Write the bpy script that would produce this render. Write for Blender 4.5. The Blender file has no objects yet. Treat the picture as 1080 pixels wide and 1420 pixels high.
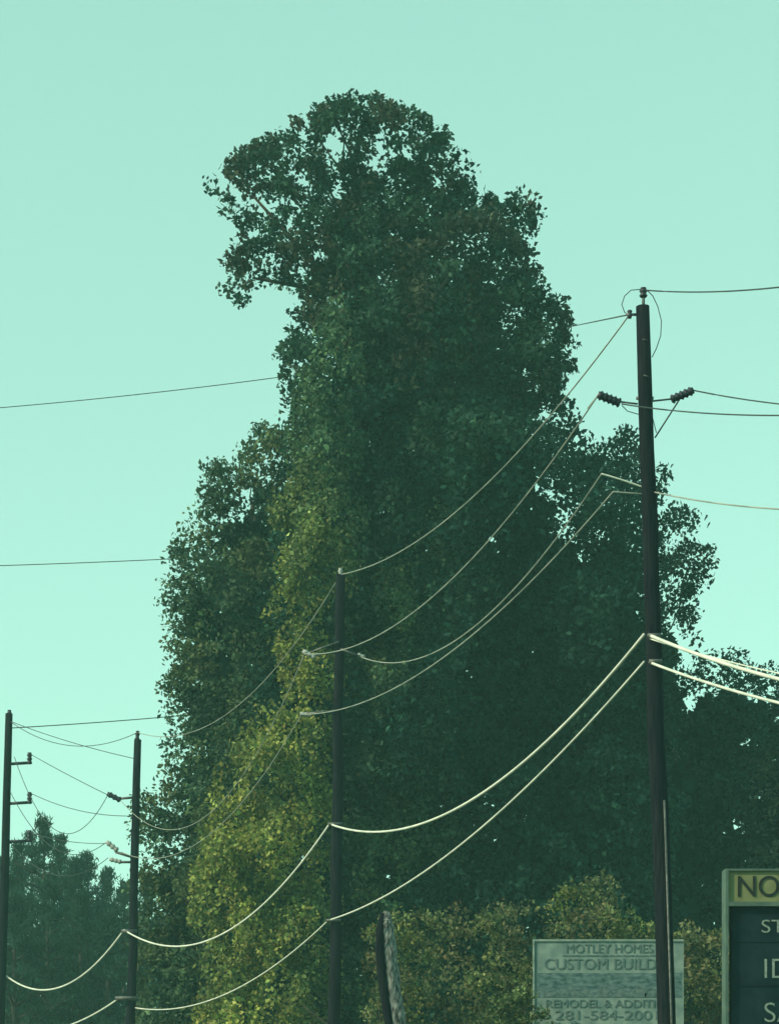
import bpy, math, numpy as np
from mathutils import Vector, noise
rng=np.random.default_rng(7)
F=3000.0; HOR=1540.0; EYE=1.6
def P(u,v,d): return np.array([(u-540)/F*d, d, EYE+(HOR-v)/F*d])
scene=bpy.context.scene
# ---------------------------------------------------------------- materials
def newmat(name):
    m=bpy.data.materials.new(name); m.use_nodes=True
    nt=m.node_tree; nt.nodes.clear(); return m,nt
def basic(name,c1,c2,scale=8,rough=.8,bump=0.0,stretch=(1,1,1),metal=0,spec=.25):
    m,nt=newmat(name); N=nt.nodes.new; L=nt.links.new
    o=N('ShaderNodeOutputMaterial'); b=N('ShaderNodeBsdfPrincipled')
    tc=N('ShaderNodeTexCoord'); mp=N('ShaderNodeMapping'); mp.inputs['Scale'].default_value=stretch
    no=N('ShaderNodeTexNoise'); no.inputs['Scale'].default_value=scale; no.inputs['Detail'].default_value=6
    cr=N('ShaderNodeValToRGB'); cr.color_ramp.elements[0].position=.35; cr.color_ramp.elements[1].position=.65
    cr.color_ramp.elements[0].color=(*c1,1); cr.color_ramp.elements[1].color=(*c2,1)
    L(tc.outputs['Object'],mp.inputs[0]); L(mp.outputs[0],no.inputs['Vector']); L(no.outputs['Fac'],cr.inputs[0])
    L(cr.outputs[0],b.inputs['Base Color']); b.inputs['Roughness'].default_value=rough; b.inputs['Metallic'].default_value=metal
    b.inputs['Specular IOR Level'].default_value=spec
    if bump:
        bp=N('ShaderNodeBump'); bp.inputs['Strength'].default_value=bump; bp.inputs['Distance'].default_value=.02
        L(no.outputs['Fac'],bp.inputs['Height']); L(bp.outputs[0],b.inputs['Normal'])
    L(b.outputs[0],o.inputs[0]); return m
def leafmat():
    m,nt=newmat('leaf_foliage'); N=nt.nodes.new; L=nt.links.new
    o=N('ShaderNodeOutputMaterial'); a=N('ShaderNodeAttribute'); a.attribute_name='col'
    b=N('ShaderNodeBsdfDiffuse')
    t=N('ShaderNodeBsdfTranslucent'); mx=N('ShaderNodeMixShader'); mx.inputs[0].default_value=.25
    L(a.outputs['Color'],b.inputs['Color']); L(a.outputs['Color'],t.inputs['Color'])
    L(b.outputs[0],mx.inputs[1]); L(t.outputs[0],mx.inputs[2]); L(mx.outputs[0],o.inputs[0]); return m
LEAF=leafmat()
BARK=basic('bark',(.02,.024,.02),(.05,.045,.04),12,.9,.5,(1,1,.2),0,.1)
POLE=basic('creosoted_wood',(.003,.005,.010),(.014,.016,.022),9,.9,.5,(6,6,.3),0,.05)
WEATH=basic('weathered_wood',(.015,.02,.025),(.26,.27,.26),16,.85,.6,(2,2,.6))
CER=basic('insulator_porcelain',(.01,.014,.025),(.03,.03,.05),5,.4)
CERL=basic('insulator_pale',(.22,.25,.25),(.34,.36,.34),5,.45)
STEEL=basic('galvanised_steel',(.05,.06,.06),(.12,.13,.13),20,.5,0,(1,1,1),.3)
WIRE=basic('aluminium_wire',(.17,.21,.19),(.30,.33,.30),3,.6)
WIRED=basic('dark_wire',(.02,.035,.04),(.05,.06,.06),6,.6)
CABLE=basic('pale_cable',(.45,.5,.46),(.62,.66,.60),3,.6)
# ---------------------------------------------------------------- helpers
def parent(name):
    e=bpy.data.objects.new(name,None); scene.collection.objects.link(e); return e
def addmesh(name,verts,faces,mat,par=None,smooth=False):
    me=bpy.data.meshes.new(name); me.from_pydata([tuple(map(float,v)) for v in verts],[],faces); me.materials.append(mat)
    if smooth: me.polygons.foreach_set('use_smooth',[True]*len(me.polygons))
    ob=bpy.data.objects.new(name,me); scene.collection.objects.link(ob)
    if par: ob.parent=par
    return ob
class TB:
    def __init__(s): s.v=[];s.f=[]
    def tube(s,pts,rad,n=8):
        pts=[np.array(p,float) for p in pts]; b0=len(s.v)
        for i,p in enumerate(pts):
            t=pts[min(i+1,len(pts)-1)]-pts[max(i-1,0)]; t/= (np.linalg.norm(t)+1e-9)
            ref=np.array([0,1,0.]) if abs(t[1])<.9 else np.array([0,0,1.])
            a=np.cross(t,ref); a/=np.linalg.norm(a); b=np.cross(t,a)
            r=rad[i] if hasattr(rad,'__len__') else rad
            for k in range(n):
                an=2*math.pi*k/n; s.v.append(p+r*(math.cos(an)*a+math.sin(an)*b))
        for i in range(len(pts)-1):
            for k in range(n):
                s.f.append((b0+i*n+k,b0+i*n+(k+1)%n,b0+(i+1)*n+(k+1)%n,b0+(i+1)*n+k))
        s.f.append(tuple(b0+k for k in range(n))[::-1]); e=b0+(len(pts)-1)*n
        s.f.append(tuple(e+k for k in range(n)))
    def box(s,c,h):
        b=len(s.v)
        for x in(-1,1):
            for y in(-1,1):
                for z in(-1,1): s.v.append(np.array(c)+np.array([x*h[0],y*h[1],z*h[2]]))
        for f in((0,1,3,2),(4,6,7,5),(0,4,5,1),(2,3,7,6),(0,2,6,4),(1,5,7,3)): s.f.append(tuple(b+i for i in f))
    def done(s,name,mat,par=None,smooth=True): return addmesh(name,s.v,s.f,mat,par,smooth)
# ---------------------------------------------------------------- foliage
NL=[0]
def leafmesh(name,C,R,per,size,col,par=None,aspect=.55,up=0.0,colvar=.2,squash=.8,clv=.26):
    """C clump centres (n,3), R radii, col (n,3) -> one mesh of folded leaf quads"""
    n=len(C); M=n*per; NL[0]+=M
    c=np.repeat(C,per,0); r=np.repeat(R,per); cc=np.repeat(col,per,0)
    d=rng.normal(size=(M,3)); d/=np.linalg.norm(d,axis=1)[:,None]
    rr=rng.random(M)**.45
    pos=c+d*(r*rr)[:,None]*np.array([1,1,squash])
    ax=rng.normal(size=(M,3))+d*.9; ax[:,2]+=up; ax/=np.linalg.norm(ax,axis=1)[:,None]
    b=np.cross(ax,rng.normal(size=(M,3))); b/=np.linalg.norm(b,axis=1)[:,None]
    nn=np.cross(ax,b)
    L=(size*(.6+.8*rng.random(M)))[:,None]; W=L*aspect
    v=np.empty((M,4,3))
    v[:,0]=pos-ax*L/2; v[:,1]=pos+b*W/2+nn*W*.15-ax*L*.05; v[:,2]=pos+ax*L/2; v[:,3]=pos-b*W/2+nn*W*.15-ax*L*.05
    me=bpy.data.meshes.new(name)
    me.vertices.add(M*4); me.vertices.foreach_set('co',v.reshape(-1).astype(np.float32))
    me.loops.add(M*4); me.loops.foreach_set('vertex_index',np.arange(M*4,dtype=np.int32))
    me.polygons.add(M); me.polygons.foreach_set('loop_start',np.arange(0,M*4,4,dtype=np.int32))
    me.update(calc_edges=True)
    cv=np.repeat(np.exp(rng.normal(size=n)*clv),per)
    var=(np.exp(rng.normal(size=M)*colvar)*cv)[:,None]; hue=1+rng.normal(size=(M,3))*.06
    cl=np.clip(cc*var*hue,0,.6); cl=np.concatenate([cl,np.ones((M,1))],1)
    at=me.attributes.new('col','FLOAT_COLOR','POINT'); at.data.foreach_set('color',np.repeat(cl,4,0).reshape(-1).astype(np.float32))
    me.materials.append(LEAF)
    ob=bpy.data.objects.new(name,me); scene.collection.objects.link(ob)
    if par: ob.parent=par
    return ob
def inside(pts,poly):
    x,y=pts[:,0],pts[:,1]; ins=np.zeros(len(pts),bool); dist=np.full(len(pts),1e9)
    for i in range(len(poly)):
        a=poly[i]; b=poly[(i+1)%len(poly)]
        cond=((a[1]>y)!=(b[1]>y))
        with np.errstate(divide='ignore',invalid='ignore'):
            xi=(b[0]-a[0])*(y-a[1])/(b[1]-a[1]+1e-12)+a[0]
        ins^=cond&(x<xi)
        ab=b-a; t=np.clip(((pts-a)@ab)/(ab@ab+1e-12),0,1); q=a+t[:,None]*ab
        dist=np.minimum(dist,np.linalg.norm(pts-q,axis=1))
    return ins,dist
def nz(x,y,z,s): return np.array([noise.noise(Vector((a*s,b*s,c*s))) for a,b,c in zip(x,y,z)])
def mass(poly,Yc,R,T,dens,seed,edge=.1,jag=.35,hole=-9,hs=.8,back=.25,inner=.3,bump=.9,bs=.45,fine=0.0):
    """clump centres filling a rounded volume whose outline is poly; dens = clumps per m2"""
    pw=np.array([[ (u-540)/F*Yc, EYE+(HOR-v)/F*Yc] for u,v in poly])
    lo,hi=pw.min(0),pw.max(0); n=int((hi-lo).prod()*dens*(1+back+inner))
    p=lo+rng.random((n,2))*(hi-lo); ins,dist=inside(p,pw); p=p[ins]; dist=dist[ins]
    s=seed*13.7
    j=nz(p[:,0]+s,p[:,1]*0+s,p[:,1],1.3)
    k=dist>edge+jag*np.clip(j+.15,0,1)*2
    p=p[k];dist=dist[k]
    e=np.clip(dist/R,0,1); h=T*np.sqrt(1-(1-e)**2)
    q=rng.random(len(p)); tot=1+back+inner
    f=np.where(q<1/tot,-(.82+.18*rng.random(len(p))),np.where(q<(1+back)/tot,.8+.2*rng.random(len(p)),rng.uniform(-.7,.7,len(p))))
    rel=bump*nz(p[:,0],p[:,0]*0+s,p[:,1],bs)+fine*nz(p[:,0]*1.3,p[:,0]*0+s+9,p[:,1]*.8,1.5)
    y=Yc+h*f - np.where(f<-.7,1,0)*rel*np.clip(e*1.5,0,1)*2
    C=np.stack([p[:,0],y,p[:,1]],1)
    C=C[C[:,2]>.15]
    if hole>-5:
        w=nz(C[:,0]+s,C[:,1]*.35,C[:,2],hs); C=C[w>hole]
    return C
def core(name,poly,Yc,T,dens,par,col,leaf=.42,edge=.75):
    """inner foliage fill closing sky gaps: bigger leaves, shade put into their dark colour"""
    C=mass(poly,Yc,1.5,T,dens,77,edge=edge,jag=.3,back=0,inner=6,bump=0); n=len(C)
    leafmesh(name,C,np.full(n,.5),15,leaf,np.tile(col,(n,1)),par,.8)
def uv(C): # clump direction; sets species tone plus painted sun and shade in leaf colour
    return 540+C[:,0]/C[:,1]*F, HOR-(C[:,2]-EYE)/C[:,1]*F
DARK=np.array([.015,.048,.038]); MID=np.array([.076,.132,.072]); YEL=np.array([.29,.31,.065]); BRN=np.array([.14,.095,.06])
def mixc(n,*cw):
    out=np.zeros((n,3)); tot=np.zeros(n)
    for c,w in cw:
        w=np.broadcast_to(w,(n,)); out+=c*w[:,None]; tot+=w
    return out/tot[:,None]
def limbs(tb,axis,targets,r0=.07):
    A=np.array(axis)
    for t in targets:
        dz=A[:,2]-(t[2]-1.2-.25*np.linalg.norm(A[:,:2]-t[:2],axis=1)); i=int(np.argmin(abs(dz))); a=A[i]
        L=np.linalg.norm(t-a); m=a+(t-a)*.5+rng.normal(size=3)*.12*L*.5+np.array([0,0,-.08*L])
        m2=a+(t-a)*.78+rng.normal(size=3)*.06*L
        tb.tube([a,m,m2,t],[r0*(.5+.12*L),r0*.6,r0*.35,.012],5)
def spine(pts,n=14):
    pts=np.array(pts); t=np.linspace(0,len(pts)-1,n); return [np.array([np.interp(a,range(len(pts)),pts[:,k]) for k in range(3)]) for a in t]

# ================= the giant vine covered tree
tree=parent('vine_covered_tree')
crown=[(425,164),(455,156),(490,152),(530,155),(588,168),(612,190),(632,212),(654,246),(664,268),(684,280),(712,272),(754,296),(748,330),(732,350),(742,385),(772,418),(792,440),(788,470),(808,497),(790,522),(772,545),(792,582),(740,600),(600,620),(440,600),(405,575),(392,548),(374,522),(376,492),(412,474),(396,440),(412,410),(376,404),(342,424),(308,392),(312,352),(345,342),(372,334),(330,318),(292,300),(290,250),(325,234),(350,212),(384,200),(398,176)]
C=mass(crown,55,2.2,2.0,20,1,edge=.0,jag=.32,hole=-.23,hs=1.9,back=.25,inner=.5,bump=.8,bs=.6,fine=.3)
Cx=mass([(430,330),(480,270),(560,240),(630,270),(660,300),(700,300),(735,330),(740,420),(770,450),(780,520),(770,600),(430,600),(410,520),(440,440),(410,400),(370,385),(400,350)],55,2,2.2,13,2,hole=-.42,hs=1.4)
C=np.vstack([C,Cx]); u,v=uv(C); n=len(C)
w=nz(C[:,0],C[:,1],C[:,2],.9)
col=mixc(n,(DARK*1.05,1.0),(MID,np.clip(w*1.4,0,.35)),(BRN,np.clip(-w*2-.1,0,.4)))
leafmesh('crown_leaves',C,.20+.16*rng.random(n),28,.145,col,tree,.62)
ax=spine([P(600,1626,56),P(575,1200,56),P(560,800,56),P(535,500,55.5),P(500,330,55),P(490,215,55)],20)
tb=TB(); tb.tube(ax,list(np.linspace(.62,.06,20)),12)
ti=rng.choice(n,90,replace=False); limbs(tb,ax,C[ti],.055)
for a,b in((P(545,520,55.5),P(350,270,55)),(P(540,450,55.5),P(350,385,54.8)),(P(535,500,55.3),P(600,200,55)),(P(545,540,55.5),P(720,320,55)),(P(550,600,55.7),P(770,480,55.2))):
    m=(a+b)/2+np.array([0,0,.3]); tb.tube([a,m,b],[.14,.08,.03],7)
tb.done('trunk_and_limbs',BARK,tree)
body=[(440,560),(600,540),(775,550),(800,608),(835,650),(850,640),(900,700),(915,900),(935,960),(940,1640),(330,1640),(330,1100),(360,900),(380,700),(410,600)]
C=mass(body,56,3.6,4.2,15,3,hole=-.9,back=.12,inner=.1,bump=1.2,bs=.45,fine=.6)
u,v=uv(C); n=len(C); w=nz(C[:,0],C[:,1],C[:,2],.7)
col=mixc(n,(DARK*.9,1.0),(MID,np.clip(w*1.0,0,.35)*np.clip((780-u)/200,0,1)))  # mid green fades out to the right: shade painted into leaf colour
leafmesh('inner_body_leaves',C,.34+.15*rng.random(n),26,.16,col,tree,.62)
core('shade_toned_fill_leaves',[(430,470),(540,380),(620,340),(700,400),(740,520),(760,600),(790,700),(850,800),(900,900),(935,960),(940,1640),(330,1640),(360,900),(400,600)],56.5,2.2,2.0,tree,DARK*.8)
ivyL=[(440,450),(480,440),(510,520),(514,640),(504,800),(480,900),(478,1640),(250,1640),(262,1300),(282,1120),(330,1010),(385,965),(370,850),(364,780),(384,660),(408,560),(425,500)]
C=mass(ivyL,53,1.8,3.0,30,4,back=.05,inner=.1,bump=1.0,bs=.7,jag=.5,fine=.55)
u,v=uv(C); n=len(C); w=nz(C[:,0],C[:,1],C[:,2],.8)
y=np.clip((v-620)/300,0,1)*np.clip((500-u)/80,.2,1)  # yellower vine low on the left, with its sunlit look painted in
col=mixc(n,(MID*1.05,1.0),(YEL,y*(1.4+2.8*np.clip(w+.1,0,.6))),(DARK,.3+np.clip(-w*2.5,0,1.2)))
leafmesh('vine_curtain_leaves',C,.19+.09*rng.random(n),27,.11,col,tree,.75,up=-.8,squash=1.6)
ivyM=[(598,580),(640,545),(685,570),(710,640),(722,740),(690,830),(655,930),(642,1040),(662,1150),(650,1290),(560,1640),(455,1640),(455,900),(490,800),(555,750),(582,660)]
C=mass(ivyM,54.4,2.2,2.6,24,15,back=.05,inner=.1,bump=.9,bs=.65,jag=.6,fine=.5)
u,v=uv(C); n=len(C); w=nz(C[:,0],C[:,1],C[:,2],.8)
col=mixc(n,(MID*1.0,1.0),(YEL,np.clip(w*.9+.05,0,.35)*np.clip((660-u)/120,.05,1)*np.clip((v-700)/150,0,1)),(DARK,.4+np.clip(-w*3,0,1.2)+np.clip((u-620)/60,0,1.2)+np.clip((700-v)/100,0,.6)))  # darker to the right and top: shade painted into vine colour
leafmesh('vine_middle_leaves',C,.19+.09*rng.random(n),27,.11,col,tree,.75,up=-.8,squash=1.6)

# ================= neighbouring trees
def btree(name,poly,Yc,R,T,dens,seed,axp,colf,leaf=.13,per=27,hole=-.6,hs=.9,nl=60,jag=.4,up=0,corep=None,cedge=.75,**k):
    par=parent(name); C=mass(poly,Yc,R,T,dens,seed,hole=hole,hs=hs,jag=jag,fine=.4,**k); n=len(C); u,v=uv(C)
    w=nz(C[:,0],C[:,1],C[:,2],.8); col=colf(n,u,v,w)
    leafmesh('leaves',C,.24+.16*rng.random(n),per,leaf,col,par,.6,up=up)
    if corep: core('shade_toned_fill_leaves',corep,Yc,T*.5,1.8,par,DARK*.8,edge=cedge)
    ax=spine(axp,12); tb=TB(); tb.tube(ax,list(np.linspace(.32,.05,12)),10)
    limbs(tb,ax,C[rng.choice(n,min(nl,n),replace=False)]); tb.done('trunk_and_limbs',BARK,par); return par
left=[(412,572),(375,588),(350,615),(328,648),(288,658),(270,705),(250,752),(212,808),(232,870),(234,900),(226,955),(226,1010),(216,1060),(228,1092),(190,1105),(184,1200),(180,1640),(420,1640),(430,900),(440,600)]
btree('broadleaf_tree',left,58,2.2,3.0,20,6,[P(330,1620,58),P(330,1000,58),P(350,700,58)],
  lambda n,u,v,w: mixc(n,(MID*.95,1.0),(DARK,.6+np.clip(-w*2,0,1)),(YEL,np.clip(w,0,.2)),(BRN,np.clip(w*w*2,0,.2))),leaf=.135,back=.1,inner=.2,jag=.3,
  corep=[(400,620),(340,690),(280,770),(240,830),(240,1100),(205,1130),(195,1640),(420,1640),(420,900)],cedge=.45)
right=[(770,640),(780,605),(805,605),(828,632),(845,596),(872,602),(888,628),(922,652),(948,688),(972,738),(988,790),(980,835),(962,850),(985,890),(965,905),(930,880),(950,930),(950,1640),(780,1640),(760,900),(760,700)]
btree('broadleaf_tree',right,57,2.2,2.2,16,7,[P(850,1620,57),P(850,1100,57),P(865,720,57)],
  lambda n,u,v,w: mixc(n,(DARK*1.05,1.0),(MID,np.clip(w*1.2,0,.3)),(BRN,np.clip(-w*1.6-.15,0,.3))),hole=-.22,hs=1.25,inner=.4,
  corep=[(770,740),(830,720),(900,760),(940,880),(985,980),(985,1640),(780,1640)])
far=[(925,960),(960,905),(1000,908),(1040,925),(1080,932),(1130,925),(1190,960),(1240,1100),(1260,1640),(900,1640),(905,1100)]
btree('broadleaf_tree',far,60,2.8,3.0,14,8,[P(1070,1620,60),P(1070,1250,60),P(1060,1000,60)],
  lambda n,u,v,w: mixc(n,(DARK,1.0),(MID,np.clip(w*1.2,0,.4)+np.clip((u-1030)/50,0,1.4)*(v>1040)),(BRN,np.clip((u-1030)/50,0,1.0)*(v>1040))),hole=-.6,  # brown-green lower right: lit foliage painted into the leaf colour
  corep=[(890,985),(960,950),(1080,960),(1150,960),(1220,1100),(1230,1640),(870,1640)],cedge=.5)
# shrubs in the foreground
sh=[(500,1300),(545,1268),(600,1262),(650,1262),(700,1254),(735,1262),(765,1236),(800,1222),(850,1212),(895,1228),(925,1270),(960,1295),(1010,1300),(1060,1290),(1120,1310),(1140,1660),(480,1660)]
pr=parent('shrub')
C=mass(sh,42,1.0,1.6,26,9,edge=.0,jag=.4,back=.15,inner=.2,bump=1.0,bs=1.1,fine=.3); n=len(C); u,v=uv(C); w=nz(C[:,0],C[:,1],C[:,2],1.1)
col=mixc(n,(MID*.95,1.0),(YEL,.25+np.clip(w*2,0,.8)),(BRN,.45+np.clip(-w*3,0,1.4)),(DARK,.7))
leafmesh('leaves',C,.18+.12*rng.random(n),28,.09,col,pr,.6)
tb=TB()
for i in range(14):
    x=-.5+i*.62+rng.normal()*.15; b=np.array([x,42,0]); 
    for k in range(3): tb.tube([b,b+np.array([rng.normal()*.3,rng.normal()*.3,2]),b+np.array([rng.normal()*.6,rng.normal()*.5,3.6])],[.05,.035,.012],5)
tb.done('stems',BARK,pr)
pr2=parent('shrub')
C=mass([(690,1375),(722,1352),(738,1368),(750,1396),(762,1408),(775,1432),(830,1640),(640,1640),(660,1400)],30.4,.4,.35,80,10,edge=.0,jag=.1,bump=.1); n=len(C)
leafmesh('leaves',C,.08+.05*rng.random(n),22,.06,mixc(n,(MID,1.0),(YEL,rng.random(n)*.5),(BRN,rng.random(n)*.4),(DARK,.6)),pr2,.6)
tb=TB()
for k in range(8):
    b=np.array([1.75+rng.normal()*.1,30.4,0]); tb.tube([b,b+np.array([rng.normal()*.1,rng.normal()*.1,1.2]),b+np.array([rng.normal()*.15,0,2.4])],[.03,.02,.008],5)
tb.done('stems',BARK,pr2)
# ================= distant pines at left
pn=parent('distant_pine_trees'); CC=[];RR=[];tb=TB()
for (u0,vt,d,wd) in [(-40,1175,84,2.4),(2,1200,80,2.2),(24,1178,90,1.6),(44,1162,92,1.6),(61,1142,86,1.7),(84,1165,92,1.9),(104,1196,88,1.6),(122,1188,93,1.8),(148,1212,95,2.2),(172,1232,90,2.4),(205,1226,92,2.4),(66,1225,78,2.4),(20,1245,76,2.4),(112,1250,80,2.4),(150,1275,78,2.2),(-80,1190,85,2.5)]:
    top=P(u0,vt,d); H=top[2]; b=np.array([top[0],d,0]); tb.tube([b,top],[.2,.03],7)
    z=H-.05; CC.append(top+[0,0,-.1]); RR.append(.16)
    while z>H*.12:
        rad=min(wd,.12+.42*(H-z)**1.1)*rng.uniform(.45,1.25)
        for k in range(5 if rng.random()>.2 else 2):
            an=rng.random()*6.28; r=rad*rng.uniform(.5,1.1); e=np.array([top[0]+math.cos(an)*r,d+math.sin(an)*r,z+.5*r+rng.normal()*.12])
            s=np.array([top[0],d,z]); tb.tube([s,(s+e)/2+[0,0,-.05],e],[.04,.03,.015],4)
            for t in (.5,.8,1.0): CC.append(s+(e-s)*t+rng.normal(size=3)*.06); RR.append(.22+.1*rng.random())
        z-=rng.uniform(.25,.5)
tb.done('trunks_and_branches',BARK,pn)
CC=np.array(CC);n=len(CC)
leafmesh('needles',CC,np.array(RR),24,.24,mixc(n,(DARK*.9,1.0),(MID,rng.random(n)*.3)),pn,.2,up=1.4)
bel=[(-500,1310),(-200,1290),(0,1280),(90,1285),(190,1280),(260,1290),(260,1580),(-500,1580)]
pb=parent('distant_tree_belt'); C=mass(bel,100,3,2.5,5,12,back=.1,inner=.1); n=len(C)
leafmesh('leaves',C,.6+.2*rng.random(n),34,.3,mixc(n,(DARK*.9,1.0)),pb,.6)

# ================= utility poles
D1,D2,D3,D4=27.4,41.9,50.5,56.7
def seg(tb,a,b,r,n=8): tb.tube([a,b],[r,r],n)
def insulator(tb,a,b,r,ns=5):
    a=np.array(a);b=np.array(b); pts=[];rad=[]
    for i in range(ns*3+1):
        t=i/(ns*3); pts.append(a+(b-a)*t); rad.append(r if i%3==1 else r*.7)
    tb.tube(pts,rad,10)
def wobble(a,b,n,r0,r1,tb,amp=.008):
    a=np.array(a);b=np.array(b)
    tb.tube([a+(b-a)*i/(n-1)+np.array([rng.normal()*amp,rng.normal()*amp,0]) for i in range(n)],list(np.linspace(r0,r1,n)*(1+rng.normal(size=n)*.02)),16)
p1=parent('utility_pole')
b1=P(890,425,D1); g1=P(935,HOR+EYE/D1*F,D1); tb=TB(); wobble(g1,b1,14,.125,.088,tb); tb.done('pole',POLE,p1)
tb=TB()
seg(tb,P(892,428,D1),P(892,405,D1),.02); seg(tb,P(882,436,D1),P(868,436,D1),.018)
seg(tb,P(882,552,D1),P(906,552,D1),.022); seg(tb,P(884,560,D1),P(860,557,D1),.012); seg(tb,P(905,556,D1),P(932,553,D1),.012)
seg(tb,P(893,680,D1),P(912,680,D1),.03); seg(tb,P(898,882,D1-.1),P(916,882,D1-.1),.035); seg(tb,P(900,918,D1-.1),P(918,918,D1-.1),.035)
for vv in (470,520): seg(tb,P(889+(vv-425)*.035,vv,D1-.11),P(896+(vv-425)*.035,vv+2,D1-.11),.008)
tb.done('brackets',STEEL,p1)
tb=TB(); insulator(tb,P(892,412,D1),P(892,399,D1),.055,2); insulator(tb,P(873,430,D1),P(873,441,D1),.035,2)
insulator(tb,P(860,559,D1),P(829,547,D1),.068,5); insulator(tb,P(931,554,D1),P(961,541,D1),.062,5)
tb.done('insulators',CER,p1)
tb=TB(); tb.tube([P(934,HOR+EYE/D1*F,D1-.12),P(931,1420,D1-.13),P(921,1110,D1-.12)],.014,8); tb.done('conduit',STEEL,p1)
p2=parent('utility_pole')
tb=TB(); wobble(P(460,HOR+EYE/D2*F,D2),P(472,797,D2),14,.13,.09,tb); tb.done('pole',POLE,p2)
tb=TB(); seg(tb,P(470,890,D2-.1),P(430,905,D2-.1),.02); seg(tb,P(468,985,D2-.1),P(425,990,D2-.1),.02); seg(tb,P(472,900,D2-.1),P(498,910,D2-.1),.02)
seg(tb,P(455,1143,D2-.16),P(475,1143,D2-.16),.03); seg(tb,P(452,1277,D2-.16),P(473,1277,D2-.16),.03); tb.done('brackets',STEEL,p2)
tb=TB(); insulator(tb,P(437,912,D2),P(420,903,D2),.06,3); insulator(tb,P(432,992,D2),P(416,990,D2),.05,3); insulator(tb,P(472,800,D2),P(472,788,D2),.05,2); insulator(tb,P(496,908,D2),P(506,912,D2),.05,2); tb.done('insulators',CERL,p2)
p3=parent('utility_pole')
tb=TB(); wobble(P(176,HOR+EYE/D3*F,D3),P(191,1026,D3),12,.13,.085,tb); tb.done('pole',POLE,p3)
tb=TB(); insulator(tb,P(190,1027,D3),P(191,1014,D3),.06,2); insulator(tb,P(167,1110,D3),P(149,1101,D3),.075,3); tb.done('insulators',CER,p3)
tb=TB(); insulator(tb,P(163,1180,D3),P(148,1168,D3),.07,3); insulator(tb,P(168,1196,D3),P(152,1192,D3),.06,3); tb.done('pale_insulators',CERL,p3)
tb=TB(); seg(tb,P(188,1106,D3),P(165,1108,D3),.03); seg(tb,P(186,1190,D3),P(160,1182,D3),.03); seg(tb,P(186,1196,D3),P(166,1196,D3),.03); seg(tb,P(168,1292,D3-.15),P(190,1292,D3-.15),.04); seg(tb,P(160,1385,D3-.15),P(192,1385,D3-.15),.05); tb.done('brackets',STEEL,p3)
p4=parent('utility_pole')
tb=TB(); wobble(P(-6,HOR+EYE/D4*F,D4),P(13,990,D4),12,.14,.095,tb); tb.done('pole',POLE,p4)
tb=TB()
for vv in(1060,1115,1168):
    seg(tb,P(10,vv,D4),P(42,vv-2,D4),.04); insulator(tb,P(41,vv,D4),P(41,vv-16,D4),.075,3)
insulator(tb,P(13,1000,D4),P(13,985,D4),.07,2)
tb.done('insulator_brackets',CER,p4)
# ================= wires
pw=parent('overhead_power_lines')
def wire(name,a,b,thr,r,mat,n=40):
    A=P(*a);B=P(*b)
    def at(t,s): p=A+(B-A)*t; p[2]-=4*t*(1-t)*s; return p
    s=0
    if thr:
        k=(thr[0]-540)/F; t=(A[0]-k*A[1])/(k*(B[1]-A[1])-(B[0]-A[0])); p=A+(B-A)*t; z=EYE+(HOR-thr[1])/F*p[1]; s=(p[2]-z)/(4*t*(1-t))
    tb=TB(); tb.tube([at(i/n,s) for i in range(n+1)],r,6); ob=tb.done(name,mat,pw); return ob
W=wire
W('wire',(872,437,D1),(472,797,D2),(620,720),.0105,WIRE)
W('wire',(829,548,D1),(422,907,D2),(640,790),.0105,WIRE)
W('wire',(834,657,D1),(500,911,D2),(680,850),.0105,WIRE)
W('wire',(850,682,D1),(418,991,D2),(640,893),.0105,WIRE)
W('cable',(893,880,D1),(457,1143,D2),(640,1118),.021,CABLE)
W('cable',(893,918,D1),(455,1277,D2),(650,1163),.016,CABLE)
W('wire',(834,657,D1),(908,682,D1),(870,668),.011,CABLE); W('wire',(850,682,D1),(906,686,D1),None,.009,WIRE)
W('cable',(898,880,D1),(1330,985,20),(1080,942),.023,CABLE)
W('cable',(898,885,D1),(1330,975,20),(1080,934),.009,CABLE)
W('cable',(899,918,D1),(1330,1020,20),(1080,975),.018,CABLE)
W('wire',(905,682,D1),(1330,700,20),(1080,706),.010,WIRE)
W('wire',(862,560,D1),(1330,560,20),(1080,576),.009,WIRED)
W('wire',(961,541,D1),(1330,570,21),(1080,560),.009,WIRED)
W('wire',(893,402,D1),(1330,350,20),(1080,398),.009,WIRED)
W('wire',(940,557,D1),(908,607,D1),None,.010,WIRED)
W('wire',(829,548,D1),(815,566,D1+1),None,.010,WIRE)
W('wire',(872,436,D1),(765,458,75),None,.010,WIRED)
W('jumper',(892,402,D1),(872,436,D1),(872,408),.006,WIRED)
def jump(pts,r=.006):
    tb=TB(); tb.tube([P(x,y,D1) for x,y in pts],r,6); tb.done('jumper',WIRED,pw)
jump(((897,402),(905,410),(912,425),(917,445),(916,465),(910,483),(904,495)))
jump(((888,401),(875,402),(866,410),(862,422),(866,433),(872,437)))
jump(((862,562),(870,570),(884,574),(905,580),(910,600)))
W('wire',(472,797,D2),(191,1016,D3),(375,935),.009,WIRE)
W('wire',(422,907,D2),(167,1110,D3),(330,1085),.008,WIRE)
W('wire',(418,991,D2),(168,1182,D3),(300,1150),.009,WIRE)
W('cable',(457,1143,D2),(172,1290,D3),(300,1300),.020,CABLE)
W('cable',(455,1277,D2),(186,1398,D3),(320,1376),.014,CABLE)
W('cable',(172,1290,D3),(-60,1260,60),(75,1372),.022,CABLE)
W('cable',(165,1385,D3),(-60,1400,60),(70,1430),.020,CABLE)
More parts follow.
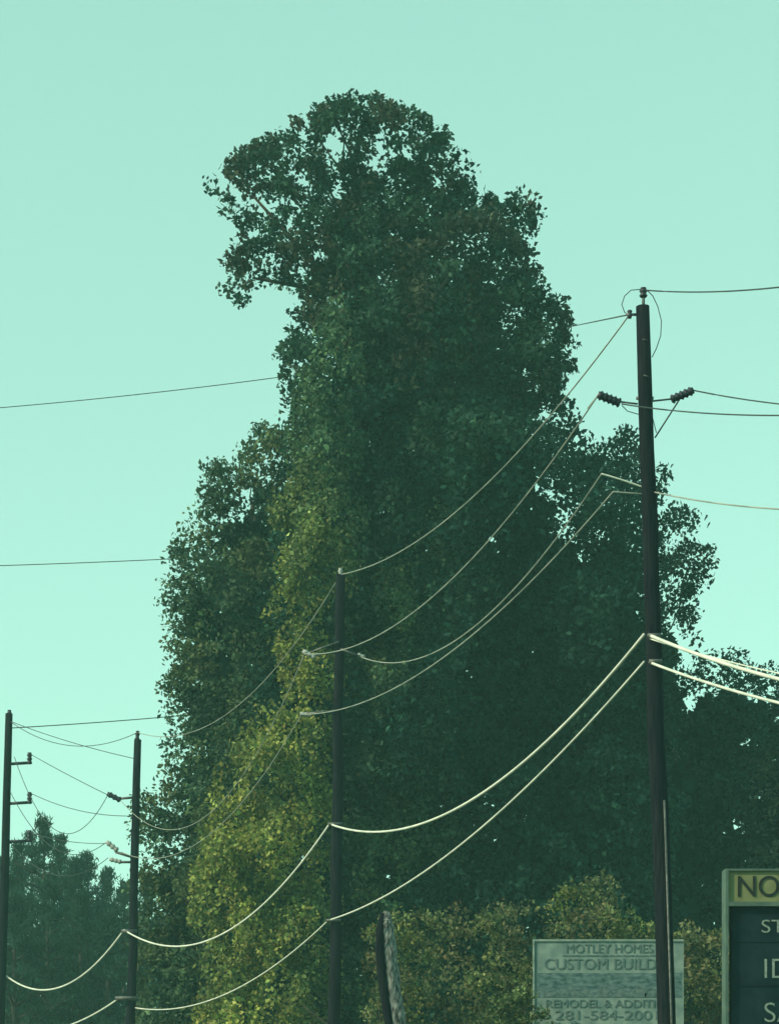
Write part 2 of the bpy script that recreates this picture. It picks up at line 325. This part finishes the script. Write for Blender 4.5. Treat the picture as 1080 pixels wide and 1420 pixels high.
for a,b,t in (((191,1016,D3),(13,1000,D4),(110,1035)),((150,1103,D3),(42,1046,D4),(110,1083)),((150,1102,D3),(20,1050,D4),(75,1150)),((175,1132,D3),(42,1100,D4),(100,1122)),((150,1170,D3),(42,1155,D4),(100,1168)),((185,1052,D3),(13,1000,D4),(100,1030)),((150,1190,D3),(15,1170,D4),(70,1212)),((148,1168,D3),(15,1100,D4),(60,1165))):
    W('wire',a,b,t,.009,WIRED)
W('wire',(13,1010,D4),(300,988,62),(150,1001),.013,WIRED)
W('wire',(-250,582,60),(430,517,58),(180,548),.012,WIRED)
W('wire',(-250,790,60),(300,772,58),(100,781),.012,WIRED)

# ================= broken old pole
bp=parent('broken_utility_pole'); tb=TB()
Db=31
pts=[P(586,HOR+EYE/Db*F,Db),P(562,1480,Db),P(549,1420,Db),P(542,1370,Db),P(537,1320,Db),P(535,1285,Db),P(535,1272,Db),P(537,1265,Db)]
tb.tube(spine(pts,36),list(np.interp(np.linspace(0,7,36),range(8),[.17,.155,.145,.14,.135,.12,.09,.045])),14)
v=tb.v
for i in range(len(v)): v[i]=v[i]+rng.normal(size=3)*.006
tb.done('shaft',WEATH,bp,False)
tb=TB(); tb.tube([P(530,1267,Db-.06),P(527,1290,Db-.09),P(527,1320,Db-.1),P(532,1370,Db-.1),P(541,1430,Db-.1),P(560,1520,Db-.1)],[.03,.06,.07,.07,.065,.04],8); tb.done('dark_strip',POLE,bp)

# ================= signs
def text(s,u0,u1,v0,v1,d,mat,par,name='lettering',off=.002):
    cu=bpy.data.curves.new(name,'FONT'); cu.body=s; cu.extrude=.004; cu.offset=off; ob=bpy.data.objects.new(name,cu); scene.collection.objects.link(ob)
    bpy.context.view_layer.update(); dim=ob.dimensions
    a=P(u0,v1,d); b=P(u1,v0,d); bb=[Vector(c) for c in ob.bound_box]; x0=min(c.x for c in bb); y0=min(c.y for c in bb)
    sx=(b[0]-a[0])/dim.x; sy=(b[2]-a[2])/dim.y
    ob.rotation_euler=(math.pi/2,0,0); ob.scale=(sx,sy,1); ob.location=(a[0]-x0*sx,a[1],a[2]-y0*sy); cu.materials.append(mat); ob.parent=par
def panel(name,u0,u1,v0,v1,d,th,mat,par):
    a=P(u0,v1,d);b=P(u1,v0,d); tb=TB(); tb.box(((a[0]+b[0])/2,d+th/2,(a[2]+b[2])/2),((b[0]-a[0])/2,th/2,(b[2]-a[2])/2)); return tb.done(name,mat,par,False)
Ds=31
PAN=basic('shade_toned_sign_board',(.10,.165,.165),(.20,.27,.25),5,.7)  # white panel with its teal shade mixed into the base colour
PIC=basic('faded_picture',(.02,.06,.07),(.12,.19,.20),9,.7,0,(1,1,2.5))
INK=basic('faded_ink',(.04,.085,.095),(.12,.17,.17),18,.7)
WHT=basic('white_lettering',(.12,.18,.17),(.24,.30,.27),9,.6)
s1=parent('builder_sign')
panel('board',741,948,1306,1446,Ds,.04,PAN,s1)
panel('picture_band',744,945,1350,1384,Ds-.004,.003,PIC,s1)
for u0,u1,v0,v1 in((741,948,1303,1306),(739,741,1303,1448)): panel('frame',u0,u1,v0,v1,Ds-.02,.08,WHT,s1)
text('MOTLEY HOMES',785,905,1310,1322,Ds-.006,INK,s1,off=0); panel('underline',780,908,1325,1327,Ds-.006,.004,INK,s1)
text('CUSTOM BUILDER',755,935,1330,1345,Ds-.006,INK,s1,off=0)
text('REMODEL & ADDITION',757,935,1387,1398,Ds-.006,INK,s1,off=0); text('281-584-2001',770,912,1402,1415,Ds-.006,INK,s1,off=0)
text('FREE ESTIMATES',765,930,1424,1438,Ds-.006,INK,s1,off=0)
tb=TB()
for i,(uu,hh) in enumerate([(765,9),(790,15),(812,11),(838,18),(862,12),(885,16),(905,10),(925,14)]):
    a=P(uu-11,1383,Ds-.007);b=P(uu+11,1383,Ds-.007);c=P(uu,1383-hh,Ds-.007); k=len(tb.v); tb.v+= [a,b,b+[0,0,(c[2]-a[2])*.5],c,a+[0,0,(c[2]-a[2])*.5]]; tb.f.append((k,k+1,k+2,k+3,k+4))
tb.done('picture_houses',INK,s1,False)
tb=TB()
for uu in(770,925): 
    a=P(uu,1446,Ds+.09); tb.box((a[0],Ds+.09,a[2]/2+.3),(.045,.045,a[2]/2+.3))
tb.done('posts',BARK,s1,False)
Dm=23
YP=basic('yellow_header_panel',(.12,.14,.065),(.19,.21,.11),5,.7); NV=basic('navy_letter_board',(.003,.013,.020),(.009,.024,.032),5,.6,0,(1,1,1),0,.1)
BLK=basic('black_letters',(.008,.012,.012),(.015,.022,.02),5,.5); FR=basic('sign_frame',(.05,.09,.08),(.08,.13,.11),8,.6)
s2=parent('marquee_sign')
panel('header',1010,1330,1208,1251,Dm-.03,.2,YP,s2); panel('letter_board',1014,1330,1257,1490,Dm,.15,NV,s2)
for r in((1007,1333,1205,1208),(1007,1333,1251,1257),(1007,1333,1490,1496)): panel('frame',*r,Dm-.06,.26,FR,s2)
for r in((1006,1010,1205,1496),(1330,1334,1205,1496)): panel('frame',*r,Dm-.063,.266,FR,s2)
text('NOW LEASING',1023,1280,1215,1244,Dm-.036,BLK,s2)
text('STORAGE UNITS',1056,1290,1276,1294,Dm-.006,WHT,s2,off=-.006)
text('IDEAL SPACE',1060,1300,1330,1357,Dm-.006,WHT,s2,off=-.01)
text('SAVE TODAY',1060,1300,1391,1418,Dm-.006,WHT,s2,off=-.01)
text('CALL NOW',1060,1280,1446,1470,Dm-.006,WHT,s2,off=-.01)
for vv in(1306,1367,1428): panel('letter_rail',1016,1328,vv,vv+1.2,Dm-.008,.008,NV,s2)
tb=TB()
for uu in(1060,1280):
    a=P(uu,1496,Dm+.1); tb.box((a[0],Dm+.1,a[2]/2),(.07,.07,a[2]/2-.001))
tb.done('posts',FR,s2,False)

# ================= ground and road
GR=basic('grass',(.03,.05,.02),(.07,.09,.035),.6,.95); AS=basic('asphalt',(.04,.04,.042),(.06,.06,.06),4,.9); CO=basic('kerb_concrete',(.25,.25,.23),(.35,.34,.31),3,.9); PT=basic('road_paint',(.6,.6,.55),(.8,.8,.75),9,.7)
addmesh('ground',[(-1500,-1500,0),(1500,-1500,0),(1500,2500,0),(-1500,2500,0)],[(0,1,2,3)],GR)
dv=np.array([-.27,.963,0]);nv=np.array([.963,.27,0])
def strip(name,o0,o1,z0,z1,mat,par,t0=-200,t1=900):
    v=[]
    for z in(z0,z1):
        for o,t in((o0,t0),(o1,t0),(o1,t1),(o0,t1)): p=nv*o+dv*t; v.append((p[0],p[1],z))
    if z0==z1: return addmesh(name,v[:4],[(0,1,2,3)],mat,par)
    return addmesh(name,v,[(4,5,6,7),(0,1,5,4),(1,2,6,5),(2,3,7,6),(3,0,4,7)],mat,par)
rd=parent('road'); strip('asphalt_surface',-8,4,.004,.004,AS,rd); strip('kerb',4,4.2,0,.13,CO,rd); strip('kerb',-8.2,-8,0,.13,CO,rd)
for i in range(60): strip('lane_marking',-2.06,-1.94,.008,.008,PT,rd,-40+i*9,-37+i*9)

# ================= light haze in the air
m,nt=newmat('haze'); o=nt.nodes.new('ShaderNodeOutputMaterial'); vs=nt.nodes.new('ShaderNodeVolumeScatter')
vs.inputs['Color'].default_value=(.42,.95,.88,1); vs.inputs['Density'].default_value=.0012; vs.inputs['Anisotropy'].default_value=0
nt.links.new(vs.outputs[0],o.inputs['Volume'])
tb=TB(); tb.box((0,60,39.5),(120,110,40.5)); tb.done('atmosphere_haze',m,None,False)
# ================= light
el=math.radians(32); sd=np.array([-.86,-.42]); sd/=np.linalg.norm(sd)
rot=math.atan2(sd[0],sd[1])
w=bpy.data.worlds.new('World'); scene.world=w; w.use_nodes=True; nt=w.node_tree; bg=nt.nodes['Background']
sk=nt.nodes.new('ShaderNodeTexSky'); sk.sky_type='NISHITA'; sk.sun_disc=False; sk.sun_elevation=el; sk.sun_rotation=rot; sk.dust_density=1.0; sk.air_density=1.0
hs=nt.nodes.new('ShaderNodeHueSaturation'); hs.inputs['Saturation'].default_value=.50
gm=nt.nodes.new('ShaderNodeGamma'); gm.inputs['Gamma'].default_value=.5
mx=nt.nodes.new('ShaderNodeMix'); mx.data_type='RGBA'; mx.blend_type='MULTIPLY'; mx.inputs[0].default_value=1; mx.inputs[7].default_value=(1.92,3.75,2.86,1)
nt.links.new(sk.outputs[0],hs.inputs['Color']); nt.links.new(hs.outputs[0],gm.inputs[0]); nt.links.new(gm.outputs[0],mx.inputs[6]); nt.links.new(mx.outputs[2],bg.inputs[0]); bg.inputs[1].default_value=.13
sl=bpy.data.lights.new('sun','SUN'); sl.energy=5.0; sl.angle=math.radians(.5); sl.color=(1,.93,.62)
so=bpy.data.objects.new('sun',sl); scene.collection.objects.link(so)
dirv=Vector((sd[0]*math.cos(el),sd[1]*math.cos(el),math.sin(el))); so.rotation_euler=dirv.to_track_quat('Z','Y').to_euler(); so.location=(-40,-20,60)
scene.view_settings.view_transform='Standard'; scene.view_settings.look='None'; scene.view_settings.exposure=0
cam=bpy.data.cameras.new('camera'); co=bpy.data.objects.new('camera',cam); scene.collection.objects.link(co)
co.location=(0,0,EYE); co.rotation_euler=(math.pi/2,0,0); cam.sensor_fit='HORIZONTAL'; cam.sensor_width=36; cam.lens=F/1080*36; cam.shift_y=(HOR-710)/1080; cam.clip_end=6000; cam.clip_start=.1
scene.camera=co
print('leaves', NL[0])
